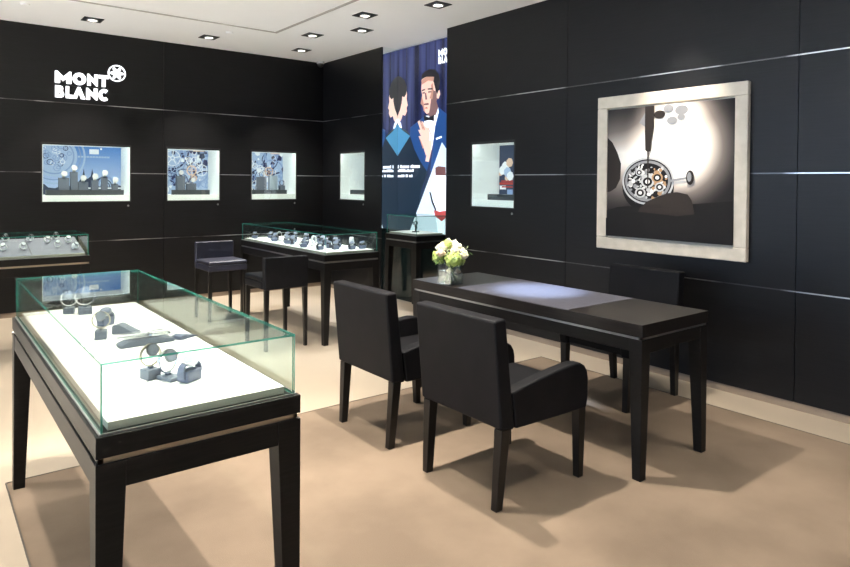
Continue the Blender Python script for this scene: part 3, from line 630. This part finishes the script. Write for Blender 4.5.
# ------------------------------------------------------------------ tables and display cases
def legs(t, L, W, h, top, bot, m, rise=.07):
    """each leg runs up through the apron as a square post and tapers on its inner faces below it"""
    for sx_ in (0, 1):
        for sy in (0, 1):
            x = (0, W)[sx_]; y = (0, L)[sy]; s1 = 1-2*sx_; s2 = 1-2*sy; bm = bmesh.new(); rows = []
            for z, k in ((0, bot), (h, top), (h+rise, top)):
                rows.append([bm.verts.new(p) for p in ((x, y, z), (x+s1*k, y, z), (x+s1*k, y+s2*k, z), (x, y+s2*k, z))])
            bm.faces.new(rows[0]); bm.faces.new(rows[2])
            for A, Z in zip(rows, rows[1:]):
                for i in range(4): bm.faces.new((A[i], A[(i+1) % 4], Z[(i+1) % 4], Z[i]))
            bmesh.ops.recalc_face_normals(bm, faces=bm.faces); obj('leg', bm, m, t, bevel=.0012)
def apron(W, L, z0, z1, th=.03, i=.0015, k=.072):
    bm = bmesh.new()
    box(bm, k, W-k, i, th, z0, z1); box(bm, k, W-k, L-th, L-i, z0, z1); box(bm, i, th, k, L-k, z0, z1); box(bm, W-th, W-i, k, L-k, z0, z1); return bm
def glass_box(t, x0, x1, y0, y1, z0, z1, th=.006):
    def pane(nm, b_, edges):
        bm = bmesh.new(); box(bm, *b_); bm.normal_update()
        big = sorted(bm.faces, key=lambda f: -f.calc_area())[:2]
        for f in bm.faces: f.material_index = 0 if f in big else 1
        o = obj(nm, bm, [glass, glass_edge], t); return o
    g_ = .0
    pane('glass_side', (x0, x1, y0, y0+th, z0, z1), 0); pane('glass_side', (x0, x1, y1-th, y1, z0, z1), 0)
    pane('glass_side', (x0, x0+th, y0+th, y1-th, z0, z1), 0); pane('glass_side', (x1-th, x1, y0+th, y1-th, z0, z1), 0)
    pane('glass_top', (x0, x1, y0, y1, z1, z1+th), 0)
def display_case(label, loc, W, L, rz=0, zt=.80, gt=.978, strip=steel, deckm=deck_m, deck_in=(.035, .035), lockpos=None, rise=0):
    t = thing('glass_display_case', label, 'display case', loc, rz)
    legs(t, L, W, zt-.14, .072, .046, wood, .069)
    obj('apron', apron(W, L, zt-.14, zt-.071), wood, t, bevel=.0015)
    obj('metal_strip', apron(W, L, zt-.071, zt-.055, .02, .008, .008), strip, t)
    obj('case_base', B(0, W, 0, L, zt-.055, zt), wood, t, bevel=.0015)
    gx, gy = .014, .012
    bm = bmesh.new()
    for a in ((gx-.004, W-gx+.004, gy-.004, gy), (gx-.004, W-gx+.004, L-gy, L-gy+.004), (gx-.004, gx, gy, L-gy), (W-gx, W-gx+.004, gy, L-gy)): box(bm, *a, zt, zt+.005)
    obj('glass_channel', bm, steel, t)
    glass_box(t, gx, W-gx, gy, L-gy, zt+.0002, gt)
    dx, dy = deck_in
    bm = bmesh.new(); vs = box(bm, dx, W-dx, dy, L-dy, zt, zt+.022)
    for v_ in vs:
        if v_.co.x > W/2 and v_.co.z > zt+.01: v_.co.z += rise
    bm.normal_update()
    for f in bm.faces: f.material_index = 0 if f.normal.z > .9 else 1
    obj('display_board', bm, [deckm, deck_edge], t, bevel=.001)
    if lockpos is not None:
        bm = bmesh.new(); disc(bm, (-.008, lockpos, zt-.062), .009, .0075, 'x', n=14); obj('lock', bm, chrome, t)
    return t
display_case('nearest glass display case, long white board with a few watches and pens', (.350, 1.775, RZ), .568, 1.80, zt=.798, gt=.976, strip=goldstrip, deck_in=(.036, .038), lockpos=1.74)
display_case('glass case full of watches before the room corner, beside the two bar stools', (2.82, 5.02, 0), .58, 1.88, lockpos=.3)
c3 = display_case('glass case with grey jewellery trays by the back wall at the left edge', (1.175, 6.165, 0), .56, 1.80, rz=PI/2, deckm=tray_m, strip=goldstrip, rise=.105)
display_case('small glass case in front of the tall poster, showing one watch', (4.255, 5.57, 0), .435, .59, zt=.864, gt=1.075, deckm=deck_m)

t = thing('desk_table', 'long black wooden sales table with slate leather inlay between the armchairs', 'table', (2.757, 1.805, RZ))
TW, TL = .613, 1.832
legs(t, TL, TW, .625, .072, .046, wood, .063)
obj('apron', apron(TW, TL, .625, .688), wood, t, bevel=.0015)
obj('metal_strip', apron(TW, TL, .688, .701, .02, .005, .005), steel, t)
obj('tabletop', B(-.003, TW+.003, -.003, TL+.003, .701, .764), tablewood, t, bevel=.0015)
obj('leather_inlay', B(.004, TW-.004, .46, 1.38, .764, .7655), padm, t)

# ------------------------------------------------------------------ armchairs
def rbox(bm, x0, x1, y0, y1, z0, z1): return box(bm, x0, x1, y0, y1, z0, z1)
def armchair(label, loc, rz, group):
    t = thing('armchair', label, 'armchair', loc, rz, group)     # rear at x=0, front at x=.575
    hw = .283
    bm = bmesh.new(); prism(bm, [(-.026, .366), (.062, .352), (.002, .854), (-.072, .850)], 'y', -hw, hw)
    obj('backrest', bm, leather, t, bevel=.014, seg=4)
    top = [(.070, .352), (.565, .345), (.577, .40), (.577, .49), (.569, .527), (.550, .556), (.52, .573), (.48, .578), (.42, .574), (.34, .566), (.24, .553), (.14, .538), (.045, .520)]
    for s in (-1, 1):
        bm = bmesh.new(); prism(bm, top, 'y', s*hw, s*(hw-.068)); obj('armrest', bm, leather, t, bevel=.012, seg=4)
    bm = bmesh.new(); box(bm, .06, .545, -hw+.06, hw-.06, .350, .405); obj('seat_frame', bm, leather, t, bevel=.01)
    bm = bmesh.new(); box(bm, .052, .565, -hw+.0685, hw-.0685, .405, .465); obj('seat_cushion', bm, leather, t, bevel=.022, seg=4)
    for rear in (1, 0):
        for s in (-1, 1):
            xa, xb = ((-.016, .038), (-.032, .008)) if rear else ((.512, .562), (.530, .566))
            ya = sorted((s*(hw-.004), s*(hw-.054))); yb = sorted((s*(hw-.020), s*(hw-.056)))
            bm = bmesh.new(); frustum(bm, (*xb, *yb), (*xa, *ya), 0, .362 if rear else .350); obj('leg', bm, legwood, t, bevel=.003)
    return t
AC = armchair('dark leather armchair seen from behind, nearest the viewer', (2.025, 2.280, RZ), 0, None)
dup(AC, (2.035, 3.115, RZ), 0, 'dark leather armchair seen from behind, beyond the nearest one and beside the display case')
dup(AC, (4.080, 2.668, RZ), PI, 'dark armchair on the far side of the table, back towards the framed picture')

# ------------------------------------------------------------------ stools
def stool(label, loc, rz, m):
    t = thing('bar_stool', label, 'stool', loc, rz)     # back at y=0, seat towards +y
    w2 = .203
    bm = bmesh.new(); box(bm, -w2, w2, 0, .065, .525, .80); obj('backrest', bm, m, t, bevel=.009, seg=3)
    bm = bmesh.new(); box(bm, -w2, w2, .066, .44, .525, .585); obj('seat_frame', bm, m, t, bevel=.006)
    bm = bmesh.new(); box(bm, -w2+.001, w2-.001, .066, .442, .586, .628); obj('seat_cushion', bm, m, t, bevel=.016, seg=4)
    for x in (-1, 1):
        for y in (0.004, .40):
            bm = bmesh.new(); a = sorted((x*w2*.985, x*(w2-.030))); b_ = sorted((x*w2*.985, x*(w2-.042)))
            frustum(bm, (*a, y, y+.03), (*b_, y, y+.038), 0, .525); obj('leg', bm, legwood, t, bevel=.002)
    return t
stool('low-backed bar stool with dark brown leather, seen from behind, nearer of the two stools', (2.518, 5.13, 0), 0, leather)
stool('navy leather bar stool facing the viewer, farther of the two stools', (2.525, 6.93, 0), PI, navy)

# ------------------------------------------------------------------ flowers
def vase_and_flowers(x, y, z):
    t = thing('glass_vase', 'square clear glass vase of water on the left end of the table', 'vase', (x, y, z), .12)
    a = .063; h = .140
    bm = bmesh.new()
    for f in ((-a, a, -a, -a+.006), (-a, a, a-.006, a), (-a, -a+.006, -a+.006, a-.006), (a-.006, a, -a+.006, a-.006)): box(bm, *f, 0, h)
    box(bm, -a+.006, a-.006, -a+.006, a-.006, 0, .01); obj('vase_wall', bm, vase_glass, t)
    obj('water', B(-a+.0065, a-.0065, -a+.0065, a-.0065, .0102, .09), glass_mat('water', (.82, .84, .76)), t)
    f = thing('flower_bouquet', 'white, cream and lime green bouquet in the square glass vase', 'flowers', (x, y, z), 0); f.scale = (.95, .95, .98)
    r = random.Random(5)
    cream = [mat('rose_cream', (.80, .72, .52), .6), mat('rose_white', (.85, .84, .74), .6), mat('hydrangea_lime', (.45, .56, .16), .6), mat('rose_blush', (.80, .60, .46), .6)]
    leafm = mat('bouquet_leaf', (.10, .20, .05), .5); stemm = mat('stem', (.08, .14, .04), .6)
    def rose(c, rad, m):
        bm = bmesh.new()
        for k in range(17):      # cupped overlapping petals around a bud
            q = k/16; a0 = k*2.4; rr = rad*(.25+.75*q); tilt = .25+1.05*q
            base = Vector(c); d = Vector((math.cos(a0), math.sin(a0), 0)); u = Vector((-d.y, d.x, 0)); grid = []
            for i in range(5):
                s = i/4; prof = rr*math.sin(tilt*s*1.2)*1.0; hgt = rad*(-.75+1.55*s*(1-.45*q))
                row = []
                for j in range(-2, 3):
                    aa = j*.42*(1-.15*i/4); dirv = d*math.cos(aa)+u*math.sin(aa)
                    row.append(bm.verts.new(base+dirv*(prof*.85+rad*.12)+Vector((0, 0, hgt-.06*rad*abs(j)*s))))
                grid.append(row)
            for i in range(4):
                for j in range(4): bm.faces.new((grid[i][j], grid[i][j+1], grid[i+1][j+1], grid[i+1][j]))
        o = obj('rose', bm, m, f, smooth=True); s_ = o.modifiers.new('solid', 'SOLIDIFY'); s_.thickness = .0012; return o
    def hydra(c, rad, m):
        bm = bmesh.new()
        for k in range(90):
            d = Vector((r.gauss(0, 1), r.gauss(0, 1), r.gauss(.2, .9))).normalized(); p = Vector(c)+d*rad*r.uniform(.8, 1.05); s = d.orthogonal().normalized(); u = d.cross(s); ph = r.uniform(0, 1.6)
            for q in range(4):
                a = ph+q*PI/2; e1 = math.cos(a)*s+math.sin(a)*u; e2 = -math.sin(a)*s+math.cos(a)*u; L_ = rad*.24
                bm.faces.new([bm.verts.new(p), bm.verts.new(p+e1*L_*.6+e2*L_*.45+d*.002), bm.verts.new(p+e1*L_+d*.003), bm.verts.new(p+e1*L_*.6-e2*L_*.45+d*.002)])
        bmesh.ops.create_icosphere(bm, subdivisions=2, radius=rad*.82, matrix=Matrix.Translation(c)); return obj('hydrangea', bm, m, f)
    heads = [((.055, .02, .255), .062, 1), ((-.035, .045, .255), .048, 0), ((-.075, .02, .215), .042, 3), ((.00, -.05, .235), .045, 0), ((.085, -.03, .215), .044, 1), ((.03, .06, .28), .040, 1), ((.05, -.085, .20), .04, 0), ((-.02, .095, .24), .04, 1)]
    for c, rad, m in heads: rose(c, rad, cream[m])
    hydra((-.02, -.055, .175), .058, cream[2]); hydra((-.055, .06, .185), .05, cream[2]); hydra((.07, .0, .17), .055, cream[2]); hydra((-.01, .02, .270), .036, cream[2])
    for k in range(16):      # leafy sprigs
        a = 2*PI*k/16+r.uniform(-.2, .2); L_ = r.uniform(.10, .15); el = r.uniform(-.1, .9) if k != 8 else -.05
        d = Vector((math.cos(a)*math.cos(el), math.sin(a)*math.cos(el), math.sin(el))); o_ = Vector((0, 0, .165)); bm = bmesh.new()
        tube(bm, [o_, o_+d*L_*.6+Vector((0, 0, .01)), o_+d*L_*1.05], .0016, 5)
        for q in range(7):
            p = o_+d*L_*(.4+.1*q); s = d.orthogonal().normalized(); s = Matrix.Rotation(q*1.3, 3, d) @ s; e = (d*.6+s).normalized(); wv = e.cross(d).normalized()*.007
            bm.faces.new([bm.verts.new(p), bm.verts.new(p+e*.014+wv), bm.verts.new(p+e*.030), bm.verts.new(p+e*.014-wv)])
        obj('leaf_sprig', bm, leafm if k % 3 else mat('pale_sprig', (.35, .42, .25), .6), f)
    for k in range(9):
        a = 2*PI*k/9; bm = bmesh.new(); tube(bm, [(.045*math.cos(a), .045*math.sin(a), .016), (.012*math.cos(a+1), .012*math.sin(a+1), .09), (.04*math.cos(a+2.6), .04*math.sin(a+2.6), .19)], .0035, 6); obj('stem', bm, stemm, f)
    for c, m in (((-.035, -.035, .095), 0), ((.035, -.035, .085), 3)): rose(c, .030, cream[m])
vase_and_flowers(2.836, 3.33, RZ+.7645)

# ------------------------------------------------------------------ goods in the cases
D1 = RZ+.798+.0222
def loopstand(x, y, rz, label, lb2, s=1.0, tall=.035, strap=silver):
    t = thing('watch_stand', lb2, 'display stand', (x, y, D1), rz)
    obj('block', B(-.022*s, .022*s, -.024*s, .024*s, 0, tall*s), grey_block, t, bevel=.0015)
    obj('peg', B(-.006*s, .006*s, -.006*s, .006*s, tall*s, (tall+.006)*s), grey_block, t)
    w_ = thing('wristwatch', label, 'watch', (x, y, D1+(tall+.006)*s), rz)
    bm = bmesh.new(); ring(bm, (0, 0, .036*s), .0315*s, .008*s, .0045*s, 'y', n=36); obj('bracelet', bm, strap, w_)
    bm = bmesh.new(); disc(bm, (0, 0, 0), .020*s, .009*s, 'z', n=28); c_ = obj('watch_case', bm, dsteel, w_, loc=(.0, -.006*s, .052*s)); c_.rotation_euler = (math.radians(70), 0, 0)
    bm = bmesh.new(); disc(bm, (0, 0, .0091*s), .0165*s, .001*s, 'z', n=24); obj('dial', bm, dial_g, c_)
    return w_
VIEW = math.radians(-18)
loopstand(.560, 3.66-.25, VIEW, 'silver ring-shaped watch farthest back at left in the nearest case', 'small slate stand under the farthest watch of the nearest case', 1.0, .028)
loopstand(.618, 3.36, VIEW+.2, 'bigger ring-shaped watch with pale dial beside the farthest one in the nearest case', 'slate stand just right of the farthest one in the nearest case', 1.25, .026)
flat_watch('watch tipped on its strap behind the middle ring stand in the nearest case', (.640, 3.04, D1+.0), .6, strap_b, s=1.15)
loopstand(.570, 2.79, VIEW, 'silver ring-shaped watch in the middle of the nearest case, behind the pens', 'slate stand in the middle of the nearest case, left of the pens', .95, .036, strap=goldstrip)
def wedge(x, y, rz, L_, W_, h, label, m=grey_block):
    bm = bmesh.new(); prism(bm, [(0, 0), (L_, 0), (L_, h*.15), (L_*.25, h), (0, h*.8)], 'y', -W_/2, W_/2); o = tag(obj('display_wedge', bm, m, loc=(x, y, D1), bevel=.003), label, 'display stand'); o.rotation_euler = (0, 0, rz); return o
wedge(.635, 2.86, -.7, .10, .05, .042, 'slate wedge right of the middle ring stand in the nearest case')
bm = bmesh.new(); prism(bm, [(0, 0), (.20, 0), (.20, .012), (.13, .026), (.04, .026), (0, .012)], 'y', -.03, .03)
o = tag(obj('pen_rest', bm, grey_block, loc=(.590, 2.60, D1), bevel=.003), 'low slate rest under the two pens in the nearest case', 'display stand'); o.rotation_euler = (0, 0, .05)
def pen(x, y, z, rz, L_, label, m):
    t = thing('pen', label, 'pen', (x, y, z), rz)
    bm = bmesh.new(); tube(bm, [(0, 0, 0), (L_*.06, 0, 0), (L_*.3, 0, 0), (L_*.6, 0, 0)], .0065, 12); obj('barrel', bm, m, t, smooth=True)
    bm = bmesh.new(); tube(bm, [(L_*.6, 0, 0), (L_*.95, 0, 0), (L_, 0, 0)], .0078, 12, .005); cp = obj('cap', bm, m, t, smooth=True)
    obj('clip', B(L_*.63, L_*.90, -.002, .002, .007, .011), silver, cp); bm = bmesh.new(); tube(bm, [(L_*.585, 0, 0), (L_*.61, 0, 0)], .0082, 12); obj('band', bm, silver, t)
    return t
pen(.590, 2.62, D1+.034, .06, .19, 'white pen resting across the low slate rest in the nearest case', pearl)
pen(.605, 2.585, D1+.034, .02, .17, 'silver pen beside the white pen in the nearest case', silver)
wedge(.800, 2.60, .45, .09, .05, .018, 'flat blue-grey plinth at the right tip of the pens in the nearest case', strap_b)
loopstand(.580, 2.14, VIEW+.6, 'thin bracelet watch at the left of the front group in the nearest case', 'slate stand at the left of the front group in the nearest case', 1.0, .032, strap=goldstrip)
loopstand(.622, 2.10, VIEW+.75, 'open silver watch with wheel-like dial, centre of the front group in the nearest case', 'low slate stand at the centre of the front group in the nearest case', 1.05, .012)
flat_watch('watch with blue-grey strap at the right of the front group in the nearest case', (.672, 2.045, D1), .5, strap_b, s=1.2)
wedge(.612, 2.065, .25, .085, .028, .014, 'short slate rest before the front group in the nearest case')

D2 = .8222
WP = None
rr = random.Random(11)
def at_case(px_, py_, k, label, strap, grp, lean):
    return flat_watch(label, (px_, py_, D2), lean, strap, grp, s=1.3)
GR2 = 'watches laid out in the corner display case'; L2 = 'silver watch with dark strap standing among others in the corner display case'
WP = flat_watch(L2, (2.93, 5.30, D2), .3, strap_d, GR2, 1.15)
k = 0
for y in (5.20, 5.42, 5.62, 5.85, 6.05, 6.28, 6.50, 6.68):
    for x in (2.93, 3.06, 3.19, 3.29):
        if (x, y) == (2.93, 5.20) or rr.random() < .22: continue
        dup(WP, (x+rr.uniform(-.02, .02), y+rr.uniform(-.05, .05), D2), rr.uniform(-1, 1.4))
for k, (x, y, lb) in enumerate(((3.0, 6.30, 'tall white wristwatch holder rising above the watches, far half of the corner case'), (3.04, 5.62, 'white watch holder near the middle of the corner case'), (3.27, 5.30, 'white watch holder at the near right of the corner case'))):
    o = thing('watch_holder', lb, 'display stand', (x, y, D2), .5*k-.4); bm = bmesh.new(); ring(bm, (0, 0, .062), .036, .030, .006, 'y', n=28, ex=.6); obj('holder_loop', bm, pearl, o); obj('foot', B(-.03, .03, -.02, .02, 0, .020), pearl, o)
GR3 = 'pale watches on the trays of the left case'
W3 = None
for x, y in ((.60, 6.62), (.70, 6.36), (.56, 6.36), (.98, 6.62), (.96, 6.38), (1.06, 6.5), (1.08, 6.30), (.50, 6.5), (.90, 6.52), (.78, 6.6)):
    if W3 is None:
        W3 = thing('wristwatch', 'pale watch on a white holder on the trays of the left display case', 'watch', (x, y, D2+(y-6.20)*.2143), .2, GR3)
        bm = bmesh.new(); ring(bm, (0, 0, .032), .022, .026, .005, 'y', n=24); obj('strap', bm, pearl, W3)
        bm = bmesh.new(); disc(bm, (0, 0, 0), .019, .008, 'z', n=20); o = obj('watch_case', bm, dsteel, W3, loc=(0, -.010, .052)); o.rotation_euler = (.8, 0, 0)
        bm = bmesh.new(); disc(bm, (0, 0, .0081), .016, .001, 'z', n=20); obj('dial', bm, dial_m, o)
    else: dup(W3, (x, y, D2+(y-6.20)*.2143), rr.uniform(-.6, .8))
bm = bmesh.new()
prism(bm, [(6.21, D2+.003), (6.67, D2+.1015), (6.67, D2+.1045), (6.21, D2+.006)], 'x', .745, .749)
tag(obj('tray_divider', bm, strap_d), 'thin dark divider between the grey trays of the left display case', 'divider')
t = thing('watch_stand', 'dark stand carrying the single watch in the poster-side case', 'display stand', (4.46, 5.85, .8862), .3)
obj('foot', B(-.03, .03, -.03, .03, 0, .012), strap_d, t); bm = bmesh.new(); tube(bm, [(0, 0, .012), (.01, 0, .05), (0, 0, .075)], .010, 10, .016); obj('neck', bm, strap_d, t, smooth=True)
w_ = thing('wristwatch', 'single dark-strapped watch on a stand before the poster', 'watch', (4.46, 5.85, .8862+.0755), .3)
bm = bmesh.new(); ring(bm, (0, 0, .027), .021, .022, .005, 'y', n=24); obj('strap', bm, strap_d, w_); bm = bmesh.new(); disc(bm, (-.034, 0, .027), .021, .008, 'x', n=20); obj('watch_case', bm, silver, w_)
